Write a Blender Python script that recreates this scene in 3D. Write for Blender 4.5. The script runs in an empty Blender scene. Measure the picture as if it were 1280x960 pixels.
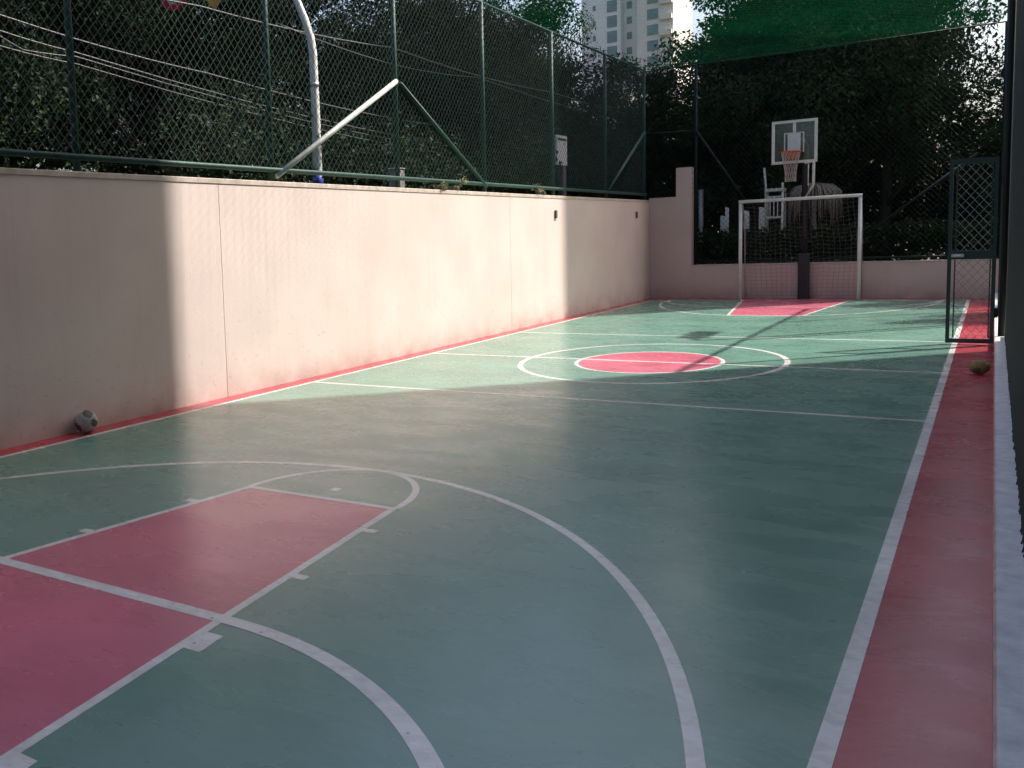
import bpy, math, random
import numpy as np
from mathutils import Vector, Matrix

S = bpy.context.scene
COL = S.collection
rad = math.radians

# ------------------------------------------------------------------ camera
cam_d = bpy.data.cameras.new("camera")
cam = bpy.data.objects.new("camera", cam_d)
COL.objects.link(cam)
cam_d.sensor_fit = 'HORIZONTAL'
cam_d.sensor_width = 36.0
cam_d.lens = 1184.65 / 1280 * 36.0
cam_d.shift_x = (640 - 352.24) / 1280
cam_d.shift_y = -(480 - 426.09) / 1280
cam_d.clip_start = 0.03
cam_d.clip_end = 3000
_rt = Vector((0.80054675, 0.59788448, -0.04073151))
_up = Vector((-0.0264877, 0.10320435, 0.99430743))
_fw = Vector((-0.59868465, 0.7949107, -0.09845649))
cam.matrix_world = Matrix(((_rt.x, _up.x, -_fw.x, 0), (_rt.y, _up.y, -_fw.y, 0), (_rt.z, _up.z, -_fw.z, 1.6), (0, 0, 0, 1)))
S.camera = cam

# ------------------------------------------------------------------ light
SUN_AZ = rad(43)      # from +Y towards +X
SUN_EL = rad(50.9)
world = bpy.data.worlds.new("World")
S.world = world
world.use_nodes = True
wn = world.node_tree
bg = wn.nodes['Background']
sky = wn.nodes.new('ShaderNodeTexSky')
sky.sky_type = 'NISHITA'
sky.sun_disc = False
sky.sun_elevation = SUN_EL
sky.sun_rotation = SUN_AZ
sky.air_density = 1.0
sky.dust_density = 5.0
wn.links.new(sky.outputs[0], bg.inputs[0])
bg.inputs[1].default_value = 0.10
sun_d = bpy.data.lights.new("sun", 'SUN')
sun_d.energy = 3.3
sun_d.angle = rad(0.6)
sun_d.color = (1.0, 0.95, 0.88)
sun = bpy.data.objects.new("sun", sun_d)
COL.objects.link(sun)
sdir = Vector((math.sin(SUN_AZ) * math.cos(SUN_EL), math.cos(SUN_AZ) * math.cos(SUN_EL), math.sin(SUN_EL)))
sun.rotation_euler = sdir.to_track_quat('Z', 'Y').to_euler()
S.view_settings.view_transform = 'Standard'
S.view_settings.look = 'None'
S.view_settings.gamma = 1.0
S.view_settings.use_curve_mapping = False
S.view_settings.exposure = 1.38
S.cycles.max_bounces = 6
S.cycles.diffuse_bounces = 3
S.cycles.glossy_bounces = 3
S.cycles.transmission_bounces = 3
S.cycles.transparent_max_bounces = 8
S.cycles.caustics_reflective = False
S.cycles.caustics_refractive = False

# ------------------------------------------------------------------ materials
def mat(name, base, rough=0.7, var=0.0, scale=3.0, bump=0.0, bscale=60.0, metal=0.0, spec=0.5, var2=None, stretch=(1, 1, 1), detail=6):
    """Principled material whose colour wanders with two octaves of noise and whose surface has a fine bump."""
    m = bpy.data.materials.new(name)
    m.use_nodes = True
    nt = m.node_tree
    b = nt.nodes['Principled BSDF']
    b.inputs['Base Color'].default_value = (*base, 1)
    b.inputs['Roughness'].default_value = rough
    b.inputs['Metallic'].default_value = metal
    b.inputs['Specular IOR Level'].default_value = spec
    geo = nt.nodes.new('ShaderNodeNewGeometry')
    mp = nt.nodes.new('ShaderNodeMapping')
    mp.inputs['Scale'].default_value = stretch
    nt.links.new(geo.outputs['Position'], mp.inputs['Vector'])
    if var > 0:
        n = nt.nodes.new('ShaderNodeTexNoise')
        n.inputs['Scale'].default_value = scale
        n.inputs['Detail'].default_value = detail
        n.inputs['Roughness'].default_value = 0.62
        nt.links.new(mp.outputs[0], n.inputs['Vector'])
        r = nt.nodes.new('ShaderNodeValToRGB')
        lo = tuple(c * (1 - var) for c in base)
        hi = var2 if var2 else tuple(min(1, c * (1 + var)) for c in base)
        r.color_ramp.elements[0].position = 0.3
        r.color_ramp.elements[0].color = (*lo, 1)
        r.color_ramp.elements[1].position = 0.7
        r.color_ramp.elements[1].color = (*hi, 1)
        nt.links.new(n.outputs[0], r.inputs[0])
        nt.links.new(r.outputs[0], b.inputs['Base Color'])
    if bump > 0:
        n2 = nt.nodes.new('ShaderNodeTexNoise')
        n2.inputs['Scale'].default_value = bscale
        n2.inputs['Detail'].default_value = 4
        nt.links.new(geo.outputs['Position'], n2.inputs['Vector'])
        bp = nt.nodes.new('ShaderNodeBump')
        bp.inputs['Strength'].default_value = bump
        bp.inputs['Distance'].default_value = 0.01
        nt.links.new(n2.outputs[0], bp.inputs['Height'])
        nt.links.new(bp.outputs[0], b.inputs['Normal'])
    return m

def court_paint(name, base, rough=0.26, worn=0.0, grime=False):
    """Semi-gloss acrylic court paint: trowel waves in the surface, scuffs, dust patches, dark specks."""
    m = bpy.data.materials.new(name)
    m.use_nodes = True
    nt = m.node_tree
    L = nt.links.new
    b = nt.nodes['Principled BSDF']
    geo = nt.nodes.new('ShaderNodeNewGeometry')
    def noise(sc, det, stretch=None, dist=0.0):
        n = nt.nodes.new('ShaderNodeTexNoise')
        n.inputs['Scale'].default_value = sc
        n.inputs['Detail'].default_value = det
        n.inputs['Distortion'].default_value = dist
        if stretch:
            mp = nt.nodes.new('ShaderNodeMapping')
            mp.inputs['Scale'].default_value = stretch
            mp.inputs['Rotation'].default_value = (0, 0, 0.5)
            L(geo.outputs['Position'], mp.inputs[0]); L(mp.outputs[0], n.inputs['Vector'])
        else:
            L(geo.outputs['Position'], n.inputs['Vector'])
        return n
    def ramp(src, p0, c0, p1, c1):
        r = nt.nodes.new('ShaderNodeValToRGB')
        r.color_ramp.elements[0].position = p0; r.color_ramp.elements[0].color = (*c0, 1)
        r.color_ramp.elements[1].position = p1; r.color_ramp.elements[1].color = (*c1, 1)
        L(src, r.inputs[0]); return r
    def mix(a, bcol, fac, mode='MULTIPLY', f=1.0):
        x = nt.nodes.new('ShaderNodeMix'); x.data_type = 'RGBA'; x.blend_type = mode
        if fac is None: x.inputs[0].default_value = f
        else: L(fac, x.inputs[0])
        L(a, x.inputs[6])
        if isinstance(bcol, tuple): x.inputs[7].default_value = (*bcol, 1)
        else: L(bcol, x.inputs[7])
        return x.outputs[2]
    lo = tuple(c * 0.86 for c in base); hi = tuple(min(1, c * 1.14) for c in base)
    c = ramp(noise(1.3, 8).outputs[0], 0.32, lo, 0.7, hi).outputs[0]
    g = noise(9, 5, (1, 3, 1), 0.6)
    c = mix(c, ramp(g.outputs[0], 0.35, (0.94, 0.94, 0.94), 0.62, (1.02, 1.02, 1.02)).outputs[0], None)
    if grime:
        c = mix(c, ramp(noise(14, 8, None, 0.8).outputs[0], 0.36, (0.86, 0.86, 0.85), 0.56, (1.02, 1.02, 1.02)).outputs[0], None)
    # thin pale dust
    d = ramp(noise(0.55, 7, (1, 1.6, 1), 0.8).outputs[0], 0.52, (0, 0, 0), 0.8, (0.12 + worn,) * 3)
    c = mix(c, (0.34, 0.32, 0.29), d.outputs[0], 'MIX')
    # small dark specks and scuffs
    v = nt.nodes.new('ShaderNodeTexVoronoi'); v.inputs['Scale'].default_value = 7.5
    L(geo.outputs['Position'], v.inputs['Vector'])
    sp = ramp(v.outputs['Distance'], 0.035, (0.7,) * 3, 0.085, (0, 0, 0))
    ms = noise(2.1, 2); mr = ramp(ms.outputs[0], 0.44, (0, 0, 0), 0.52, (1, 1, 1))
    mm = mix(sp.outputs[0], mr.outputs[0], None)
    c = mix(c, (0.05, 0.045, 0.04), mm, 'MIX')
    L(c, b.inputs['Base Color'])
    rr = ramp(noise(1.7, 6, (1, 2, 1), 0.4).outputs[0], 0.3, (rough - 0.03,) * 3, 0.75, (rough + 0.07,) * 3)
    L(rr.outputs[0], b.inputs['Roughness'])
    b.inputs['Specular IOR Level'].default_value = 0.8
    h1 = noise(13, 5, (1, 1.8, 1), 0.3)
    h2 = noise(130, 3)
    bp = nt.nodes.new('ShaderNodeBump'); bp.inputs['Strength'].default_value = 0.11; bp.inputs['Distance'].default_value = 0.007
    L(h1.outputs[0], bp.inputs['Height'])
    bp2 = nt.nodes.new('ShaderNodeBump'); bp2.inputs['Strength'].default_value = 0.13; bp2.inputs['Distance'].default_value = 0.002
    L(h2.outputs[0], bp2.inputs['Height']); L(bp.outputs[0], bp2.inputs['Normal'])
    L(bp2.outputs[0], b.inputs['Normal'])
    return m

def plaster(name, base, foot=True):
    """Painted render: rain streaks, mottling, scuffs and splash dirt above the foot."""
    m = bpy.data.materials.new(name)
    m.use_nodes = True
    nt = m.node_tree
    L = nt.links.new
    b = nt.nodes['Principled BSDF']
    b.inputs['Roughness'].default_value = 0.82
    b.inputs['Specular IOR Level'].default_value = 0.3
    geo = nt.nodes.new('ShaderNodeNewGeometry')
    def noise(sc, det, stretch=(1, 1, 1)):
        n = nt.nodes.new('ShaderNodeTexNoise')
        n.inputs['Scale'].default_value = sc; n.inputs['Detail'].default_value = det
        mp = nt.nodes.new('ShaderNodeMapping'); mp.inputs['Scale'].default_value = stretch
        L(geo.outputs['Position'], mp.inputs[0]); L(mp.outputs[0], n.inputs['Vector'])
        return n.outputs[0]
    def ramp(src, p0, v0, p1, v1):
        r = nt.nodes.new('ShaderNodeMapRange')
        r.inputs[1].default_value = p0; r.inputs[2].default_value = p1
        r.inputs[3].default_value = v0; r.inputs[4].default_value = v1
        L(src, r.inputs[0]); return r.outputs[0]
    def math_(op, a, c):
        x = nt.nodes.new('ShaderNodeMath'); x.operation = op
        for i, s in enumerate((a, c)):
            if isinstance(s, (int, float)): x.inputs[i].default_value = s
            else: L(s, x.inputs[i])
        return x.outputs[0]
    def mix(a, col, fac):
        x = nt.nodes.new('ShaderNodeMix'); x.data_type = 'RGBA'
        L(fac, x.inputs[0])
        if isinstance(a, tuple): x.inputs[6].default_value = (*a, 1)
        else: L(a, x.inputs[6])
        x.inputs[7].default_value = (*col, 1)
        return x.outputs[2]
    c = mix(base, tuple(v * 0.88 for v in base), ramp(noise(0.9, 6), 0.35, 0, 0.7, 1))
    c = mix(c, (base[0] * 0.72, base[1] * 0.68, base[2] * 0.62), ramp(noise(2.2, 5, (6, 6, 0.25)), 0.53, 0, 0.85, 0.24))
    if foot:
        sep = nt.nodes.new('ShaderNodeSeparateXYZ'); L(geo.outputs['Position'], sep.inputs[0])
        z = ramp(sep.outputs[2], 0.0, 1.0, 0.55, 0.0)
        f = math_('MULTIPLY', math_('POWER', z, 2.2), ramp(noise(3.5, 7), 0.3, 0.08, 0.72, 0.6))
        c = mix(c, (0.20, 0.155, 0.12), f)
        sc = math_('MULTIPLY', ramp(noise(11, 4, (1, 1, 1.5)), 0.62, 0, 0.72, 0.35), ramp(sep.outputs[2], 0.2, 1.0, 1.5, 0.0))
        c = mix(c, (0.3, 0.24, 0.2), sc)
    L(c, b.inputs['Base Color'])
    bp = nt.nodes.new('ShaderNodeBump'); bp.inputs['Strength'].default_value = 0.25; bp.inputs['Distance'].default_value = 0.006
    L(noise(55, 5), bp.inputs['Height']); L(bp.outputs[0], b.inputs['Normal'])
    return m

def leaf_mat(name, dark, light, trans=0.25):
    m = bpy.data.materials.new(name)
    m.use_nodes = True
    nt = m.node_tree
    L = nt.links.new
    b = nt.nodes['Principled BSDF']
    b.inputs['Roughness'].default_value = 0.7
    b.inputs['Specular IOR Level'].default_value = 0.12
    geo = nt.nodes.new('ShaderNodeNewGeometry')
    r = nt.nodes.new('ShaderNodeValToRGB')
    r.color_ramp.elements[0].color = (*dark, 1); r.color_ramp.elements[1].color = (*light, 1)
    n = nt.nodes.new('ShaderNodeTexNoise'); n.inputs['Scale'].default_value = 0.8; n.inputs['Detail'].default_value = 3
    L(geo.outputs['Position'], n.inputs['Vector'])
    mx = nt.nodes.new('ShaderNodeMath'); mx.operation = 'ADD'
    m2 = nt.nodes.new('ShaderNodeMath'); m2.operation = 'MULTIPLY_ADD'; m2.inputs[1].default_value = 0.6; m2.inputs[2].default_value = -0.3
    L(geo.outputs['Random Per Island'], m2.inputs[0])
    L(n.outputs[0], mx.inputs[0]); L(m2.outputs[0], mx.inputs[1])
    L(mx.outputs[0], r.inputs[0]); L(r.outputs[0], b.inputs['Base Color'])
    t = nt.nodes.new('ShaderNodeBsdfTranslucent'); L(r.outputs[0], t.inputs[0])
    ms = nt.nodes.new('ShaderNodeMixShader'); ms.inputs[0].default_value = trans
    out = nt.nodes['Material Output']
    L(b.outputs[0], ms.inputs[1]); L(t.outputs[0], ms.inputs[2]); L(ms.outputs[0], out.inputs[0])
    return m

M = {}
M['green_paint'] = court_paint('green_court_paint', (0.114, 0.228, 0.180))
M['pink_paint'] = court_paint('pink_court_paint', (0.50, 0.112, 0.165))
M['red_paint'] = court_paint('red_court_paint', (0.34, 0.026, 0.046))
M['line_paint'] = court_paint('white_line_paint', (0.64, 0.61, 0.58), grime=True)
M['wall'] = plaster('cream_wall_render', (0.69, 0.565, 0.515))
M['end_wall'] = plaster('pinkish_wall_render', (0.66, 0.50, 0.455))
M['coping'] = mat('coping_cement', (0.50, 0.42, 0.36), 0.85, 0.25, 6, 0.3, 40)
M['dark_joint'] = mat('joint_sealant', (0.07, 0.055, 0.045), 0.9, 0.2, 20)
M['rust'] = mat('rusty_fitting', (0.11, 0.065, 0.045), 0.8, 0.4, 25)
M['kerb'] = mat('whitewashed_concrete', (0.56, 0.55, 0.565), 0.8, 0.22, 9, 0.4, 70, var2=(0.66, 0.65, 0.66))
M['kerb_side'] = mat('kerb_edge_paint', (0.50, 0.30, 0.27), 0.8, 0.3, 9, 0.3, 60)
M['soil'] = mat('soil', (0.06, 0.045, 0.03), 0.95, 0.4, 1.5, 0.5, 20)
M['asphalt'] = mat('asphalt', (0.05, 0.05, 0.052), 0.9, 0.25, 2, 0.4, 90)
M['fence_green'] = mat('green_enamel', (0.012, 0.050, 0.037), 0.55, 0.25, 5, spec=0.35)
M['fence_shaded'] = mat('shaded_green_enamel', (0.004, 0.010, 0.010), 0.6, 0.2, 5, spec=0.25)  # green enamel with the shade of the far and right fences put in
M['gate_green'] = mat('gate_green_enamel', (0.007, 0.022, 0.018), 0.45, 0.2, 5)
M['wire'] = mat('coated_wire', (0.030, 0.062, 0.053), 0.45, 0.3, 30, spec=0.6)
M['wire_shaded'] = mat('shaded_coated_wire', (0.009, 0.022, 0.020), 0.55, 0.3, 30, spec=0.35)  # coated wire darkened to carry the shade on the unlit fences
M['gate_wire'] = mat('sunlit_gate_wire', (0.12, 0.14, 0.125), 0.3, 0.3, 30, spec=0.7)  # pale colour carries the sunlight on the gate wires
M['brace_sunlit'] = mat('sunlit_pipe_paint', (0.42, 0.44, 0.40), 0.45, 0.2, 8)  # sunlight on one green brace is put into this pale colour
M['white_metal'] = mat('white_enamel', (0.66, 0.66, 0.63), 0.42, 0.12, 7)
M['marker'] = mat('bright_white_paint', (0.82, 0.83, 0.80), 0.6, 0.08, 9)
M['box_grey'] = mat('weathered_box_paint', (0.20, 0.20, 0.21), 0.7, 0.3, 9)
M['grey_metal'] = mat('galvanised_steel', (0.42, 0.42, 0.44), 0.42, 0.15, 6, metal=0.35)
M['blue_paint'] = mat('blue_band_paint', (0.03, 0.06, 0.42), 0.5, 0.15, 6)
M['black_post'] = mat('black_padding', (0.014, 0.014, 0.02), 0.6, 0.2, 8)
M['orange'] = mat('orange_enamel', (0.55, 0.085, 0.035), 0.45, 0.12, 9)
M['net_white'] = mat('white_netting_cord', (0.17, 0.17, 0.165), 0.9, 0.2, 20)
M['net_white2'] = mat('hoop_netting_cord', (0.50, 0.42, 0.38), 0.9, 0.2, 20)
M['panel_white'] = mat('white_target_film', (0.60, 0.64, 0.66), 0.4, 0.1, 8)
M['bark'] = mat('bark', (0.035, 0.027, 0.02), 0.95, 0.45, 5, 0.6, 25, stretch=(3, 3, 0.5))
M['thatch'] = mat('pale_dried_palm', (0.30, 0.26, 0.235), 0.95, 0.4, 18, 0.4, 60)
M['ball_white'] = mat('scuffed_white_leather', (0.36, 0.33, 0.30), 0.6, 0.35, 14, 0.2, 60)
M['ball_dark'] = mat('dark_ball_panel', (0.075, 0.06, 0.052), 0.6, 0.3, 14)
M['ball_tan'] = mat('worn_tan_leather', (0.21, 0.145, 0.035), 0.65, 0.4, 14, 0.2, 60)
M['sign_red'] = mat('red_sign_face', (0.52, 0.025, 0.05), 0.4, 0.08, 5)
M['sign_white'] = mat('white_sign_face', (0.55, 0.56, 0.60), 0.4, 0.08, 5)
M['sign_yellow'] = mat('yellow_sign_face', (0.68, 0.33, 0.05), 0.4, 0.08, 5)
M['sign_black'] = mat('black_sign_print', (0.02, 0.02, 0.02), 0.5, 0.1, 5)
M['tower'] = mat('tower_render', (0.82, 0.80, 0.78), 0.85, 0.05, 0.3)
M['tower_warm'] = mat('sunlit_wall_render', (0.78, 0.71, 0.63), 0.85, 0.08, 0.3)  # warm tone puts sunlight into the walls it covers
M['tower_glass'] = mat('tower_glass', (0.20, 0.23, 0.25), 0.2, 0.2, 0.4)
M['block'] = mat('block_render', (0.30, 0.28, 0.26), 0.85, 0.1, 0.4)
M['cable'] = mat('black_cable', (0.03, 0.03, 0.035), 0.5, 0.2, 5)
M['cable_pale'] = mat('pale_cable', (0.085, 0.085, 0.085), 0.45, 0.2, 5)
M['leaf_a'] = leaf_mat('dark_broad_leaf', (0.015, 0.027, 0.013), (0.036, 0.060, 0.025), 0.18)
M['leaf_b'] = leaf_mat('deep_green_leaf', (0.013, 0.025, 0.012), (0.032, 0.056, 0.025), 0.18)
M['leaf_g'] = leaf_mat('garden_leaf', (0.018, 0.034, 0.017), (0.052, 0.088, 0.038), 0.32)
M['leaf_c'] = leaf_mat('bright_leaf', (0.014, 0.03, 0.007), (0.06, 0.085, 0.02), 0.3)
M['leaf_h'] = leaf_mat('hedge_leaf', (0.008, 0.018, 0.009), (0.030, 0.055, 0.022), 0.15)
M['weed'] = leaf_mat('dry_weed', (0.12, 0.12, 0.06), (0.40, 0.37, 0.27), 0.3)

def net_material():
    m = bpy.data.materials.new('green_polyethylene_cord')
    m.use_nodes = True
    nt = m.node_tree
    b = nt.nodes['Principled BSDF']
    b.inputs['Base Color'].default_value = (0.014, 0.30, 0.16, 1)
    b.inputs['Roughness'].default_value = 0.5
    t = nt.nodes.new('ShaderNodeBsdfTranslucent'); t.inputs[0].default_value = (0.02, 0.46, 0.24, 1)
    ms = nt.nodes.new('ShaderNodeMixShader'); ms.inputs[0].default_value = 0.45
    nt.links.new(b.outputs[0], ms.inputs[1]); nt.links.new(t.outputs[0], ms.inputs[2])
    nt.links.new(ms.outputs[0], nt.nodes['Material Output'].inputs[0])
    return m
M['roof_net'] = net_material()

def glass_material():
    m = bpy.data.materials.new('clear_acrylic')
    m.use_nodes = True
    nt = m.node_tree
    tr = nt.nodes.new('ShaderNodeBsdfTransparent'); tr.inputs[0].default_value = (0.93, 0.95, 0.95, 1)
    gl = nt.nodes.new('ShaderNodeBsdfGlossy'); gl.inputs['Roughness'].default_value = 0.08
    ms = nt.nodes.new('ShaderNodeMixShader'); ms.inputs[0].default_value = 0.06
    nt.links.new(tr.outputs[0], ms.inputs[1]); nt.links.new(gl.outputs[0], ms.inputs[2])
    nt.links.new(ms.outputs[0], nt.nodes['Material Output'].inputs[0])
    return m
M['acrylic'] = glass_material()

# ------------------------------------------------------------------ builders
def tag(o, label=None, cat=None, group=None, kind=None):
    if label: o['label'] = label
    if cat: o['category'] = cat
    if group: o['group'] = group
    if kind: o['kind'] = kind
    return o

def empty(name, loc, label, cat, group=None):
    o = bpy.data.objects.new(name, None)
    o.empty_display_size = 0.2
    COL.objects.link(o)
    o.location = loc
    bpy.context.view_layer.update()
    return tag(o, label, cat, group)

class MB:
    """collects shapes in world coordinates and links them as one mesh object"""
    def __init__(s): s.v = []; s.f = []; s.mi = []; s.cur = 0
    def add(s, vs, fs):
        k = len(s.v)
        s.v += [tuple(p) for p in vs]
        s.f += [tuple(i + k for i in f) for f in fs]
        s.mi += [s.cur] * len(fs)
    def box(s, a, b):
        x0, y0, z0 = a; x1, y1, z1 = b
        vs = [(x0, y0, z0), (x1, y0, z0), (x1, y1, z0), (x0, y1, z0), (x0, y0, z1), (x1, y0, z1), (x1, y1, z1), (x0, y1, z1)]
        s.add(vs, [(0, 3, 2, 1), (4, 5, 6, 7), (0, 1, 5, 4), (1, 2, 6, 5), (2, 3, 7, 6), (3, 0, 4, 7)])
        return s
    def bbox(s, a, b, bev=0.01):
        """box with chamfered vertical and top edges"""
        x0, y0, z0 = a; x1, y1, z1 = b; e = bev
        def ring(i, z): return [(x0 + i, y0 + i + e, z), (x0 + i + e, y0 + i, z), (x1 - i - e, y0 + i, z), (x1 - i, y0 + i + e, z), (x1 - i, y1 - i - e, z), (x1 - i - e, y1 - i, z), (x0 + i + e, y1 - i, z), (x0 + i, y1 - i - e, z)]
        vs = ring(0, z0) + ring(0, z1 - e) + ring(e, z1)
        fs = [tuple(range(7, -1, -1)), tuple(range(16, 24))]
        for k in (0, 8):
            for i in range(8):
                j = (i + 1) % 8
                fs.append((k + i, k + j, k + 8 + j, k + 8 + i))
        s.add(vs, fs); return s
    def tube(s, pts, r, n=8, r1=None, cap=True):
        pts = [Vector(p) for p in pts]
        m = len(pts)
        vs = []
        u = None
        for i, p in enumerate(pts):
            d = (pts[min(i + 1, m - 1)] - pts[max(i - 1, 0)]).normalized()
            if u is None:
                u = d.orthogonal().normalized()
            else:
                u = (u - d * u.dot(d)).normalized()
            w = d.cross(u)
            t = i / max(1, m - 1)
            if isinstance(r, (list, tuple)): rr = r[i]
            else: rr = r if r1 is None else r + (r1 - r) * t
            for k in range(n):
                a = 2 * math.pi * k / n
                vs.append(p + (u * math.cos(a) + w * math.sin(a)) * rr)
        fs = []
        for i in range(m - 1):
            for k in range(n):
                j = (k + 1) % n
                fs.append((i * n + k, i * n + j, (i + 1) * n + j, (i + 1) * n + k))
        if cap:
            fs.append(tuple(range(n - 1, -1, -1))); fs.append(tuple(range((m - 1) * n, m * n)))
        s.add(vs, fs); return s
    def prism_y(s, poly, y0, y1):
        n = len(poly)
        vs = [(x, y0, z) for x, z in poly] + [(x, y1, z) for x, z in poly]
        fs = [tuple(range(n)), tuple(range(2 * n - 1, n - 1, -1))]
        for i in range(n):
            j = (i + 1) % n
            fs.append((i, i + n, j + n, j))
        s.add(vs, fs); return s
    def sheet(s, poly, z):
        s.add([(x, y, z) for x, y in poly], [tuple(range(len(poly)))]); return s
    def strip(s, pts, w, z, closed=False):
        """flat painted band following a polyline"""
        P = [Vector((p[0], p[1])) for p in pts]; n = len(P)
        vs = []
        for i, p in enumerate(P):
            a = P[i - 1] if (i > 0 or closed) else p
            b = P[(i + 1) % n] if (i < n - 1 or closed) else p
            d = (b - a).normalized(); q = Vector((-d.y, d.x)) * (w / 2)
            vs += [(p.x + q.x, p.y + q.y, z), (p.x - q.x, p.y - q.y, z)]
        fs = []
        for i in range(n if closed else n - 1):
            j = (i + 1) % n
            fs.append((2 * i, 2 * i + 1, 2 * j + 1, 2 * j))
        s.add(vs, fs); return s
    def build(s, name, material, parent=None, smooth=False):
        me = bpy.data.meshes.new(name)
        off = parent.matrix_world.translation if parent else Vector((0, 0, 0))
        me.from_pydata([(v[0] - off.x, v[1] - off.y, v[2] - off.z) for v in s.v], [], s.f)
        mats = material if isinstance(material, (list, tuple)) else [material]
        for m in mats: me.materials.append(m)
        me.polygons.foreach_set('material_index', s.mi)
        if smooth:
            me.polygons.foreach_set('use_smooth', [True] * len(me.polygons))
        me.update()
        o = bpy.data.objects.new(name, me)
        COL.objects.link(o)
        if parent:
            o.parent = parent
            bpy.context.view_layer.update()
        return o

def copy_tree(o, parent=None):
    c = o.copy(); COL.objects.link(c)
    if parent: c.parent = parent
    for ch in list(o.children): copy_tree(ch, c)
    return c

def diag_net(axis, fixed, a0, a1, b0, b1, pa, pb, r, off=0.002):
    """two families of crossing diagonal wires filling a rectangle.
    axis 'x' / 'y' / 'z' is the normal; a,b run along the two other axes."""
    mb = MB()
    def P(a, b, d):
        if axis == 'x': return (fixed + d, a, b)
        if axis == 'y': return (a, fixed + d, b)
        return (a, b, fixed + d)
    k = pb / pa
    W = a1 - a0; Hh = b1 - b0
    n = int((W + Hh / k) / pa) + 2
    rnd = random.Random(5)
    for fam in (0, 1):
        d = off if fam else -off
        for i in range(n):
            s0 = a0 - Hh / k + i * pa + rnd.uniform(-.004, .004)
            # line a = s0 + t, b = b0 + k t
            t0 = max(0, a0 - s0); t1 = min(Hh / k, a1 - s0)
            if t1 - t0 < 1e-4: continue
            A = (s0 + t0, b0 + k * t0); B = (s0 + t1, b0 + k * t1)
            if fam: A = (a0 + a1 - A[0], A[1]); B = (a0 + a1 - B[0], B[1])
            p, q = Vector(P(*A, d)), Vector(P(*B, d))
            mb.tube([p, q], r, 4, cap=False)
    return mb

XW, XL, XR, YB = -6.647, -6.388, -0.373, 23.68
XC = -3.39
# ------------------------------------------------------------------ ground and court
g = MB().sheet([(-400, -120), (400, -120), (400, 900), (-400, 900)], -0.03)
tag(g.build('ground', M['soil']), kind='structure')
g = MB().sheet([(-13.5, -60), (-8.9, -60), (-8.9, 300), (-13.5, 300)], -0.02)
tag(g.build('road', M['asphalt']), kind='structure')
g = MB().sheet([(XW - 0.02, -6), (0.06, -6), (0.06, YB + 0.02), (XW - 0.02, YB + 0.02)], 0.0)
tag(g.build('court_border', M['red_paint']), kind='structure')
g = MB().sheet([(XL, 1.0), (XR, 1.0), (XR, 23.22), (XL, 23.22)], 0.0006)
tag(g.build('court_surface', M['green_paint']), kind='structure')
def ell(cx, cy, rx, ry, a0, a1, n=64):
    return [(cx + rx * math.cos(rad(a0 + (a1 - a0) * i / n)), cy + ry * math.sin(rad(a0 + (a1 - a0) * i / n))) for i in range(n + 1)]
# near key, far key, centre disc
kl = lambda y: -4.20 + (y - 3.08) * (0.23 / 1.79)
kr = lambda y: -2.50 - (y - 1.73) * (0.36 / 3.10)
g = MB().sheet([(kl(1.0), 1.0), (kr(1.0), 1.0), (kr(4.85), 4.85), (kl(4.85), 4.85)], 0.001)
tag(g.build('near_key_surface', M['pink_paint']), kind='structure')
fkl = lambda y: -3.93 - (y - 19.06) * 0.132
fkr = lambda y: -2.70 + (y - 19.06) * 0.080
g = MB().sheet([(fkl(19.06), 19.06), (fkr(19.06), 19.06), (fkr(23.2), 23.2), (fkl(23.2), 23.2)], 0.001)
tag(g.build('far_key_surface', M['pink_paint']), kind='structure')
g = MB().sheet(ell(XC, 12.04, 0.83, 1.05, 0, 360)[:-1], 0.001)
tag(g.build('centre_disc', M['pink_paint']), kind='structure')
Z1, Z2 = 0.0014, 0.0020
ln = MB()
ln.strip([(XL, 1.0), (XL, 23.2)], 0.055, Z1)
ln.strip([(XR, 1.0), (XR, 23.2)], 0.06, Z1)
ln.strip([(XL, 23.2), (XR, 23.2)], 0.06, Z2)
tag(ln.build('side_lines', M['line_paint']), kind='structure')
ln = MB()
ln.strip([(XL, 12.04), (XR, 12.04)], 0.07, Z2)
ln.strip([(XL + .028, 9.06), (XR - .031, 9.06)], 0.055, Z1)
ln.strip([(XL + .028, 15.16), (XR - .031, 15.16)], 0.055, Z1)
tag(ln.build('cross_lines', M['line_paint']), kind='structure')
ln = MB()
ln.strip(ell(XC, 12.12, 1.50, 1.95, 0, 360)[:-1], 0.062, Z1, True)
ln.strip(ell(XC, 12.04, 0.83, 1.05, 0, 360)[:-1], 0.048, Z1, True)
tag(ln.build('centre_circles', M['line_paint']), kind='structure')
ln = MB()
arc = [(x, y) for x, y in ell(-3.5, 1.15, 3.06, 4.488, -2, 182, 90) if XL < x < XR]
ln.strip(arc, 0.055, Z1)
tag(ln.build('three_point_line', M['line_paint']), kind='structure')
ln = MB()
ln.strip(ell(-2.6, 1.2, 1.75, 1.8, 0, 90, 40)[:-1] + [(-2.6, 3.0), (-3.4, 3.0), (-4.2, 3.0)] + ell(-4.2, 1.2, 1.75, 1.8, 90, 180, 40)[1:], 0.075, Z2)
tag(ln.build('goal_area_line', M['line_paint']), kind='structure')
ln = MB()
ln.strip([(kl(1.0), 1.0), (kl(4.85), 4.85)], 0.045, Z1)
ln.strip([(kr(1.0), 1.0), (kr(4.85), 4.85)], 0.045, Z1)
ln.strip([(kl(4.85) - .02, 4.85), (kr(4.85) + .02, 4.85)], 0.045, Z1 + .0003)
ln.strip(ell((kl(4.85) + kr(4.85)) / 2, 4.86, 0.565, 0.77, 0, 180, 48), 0.045, Z1 - .0002)
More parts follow.
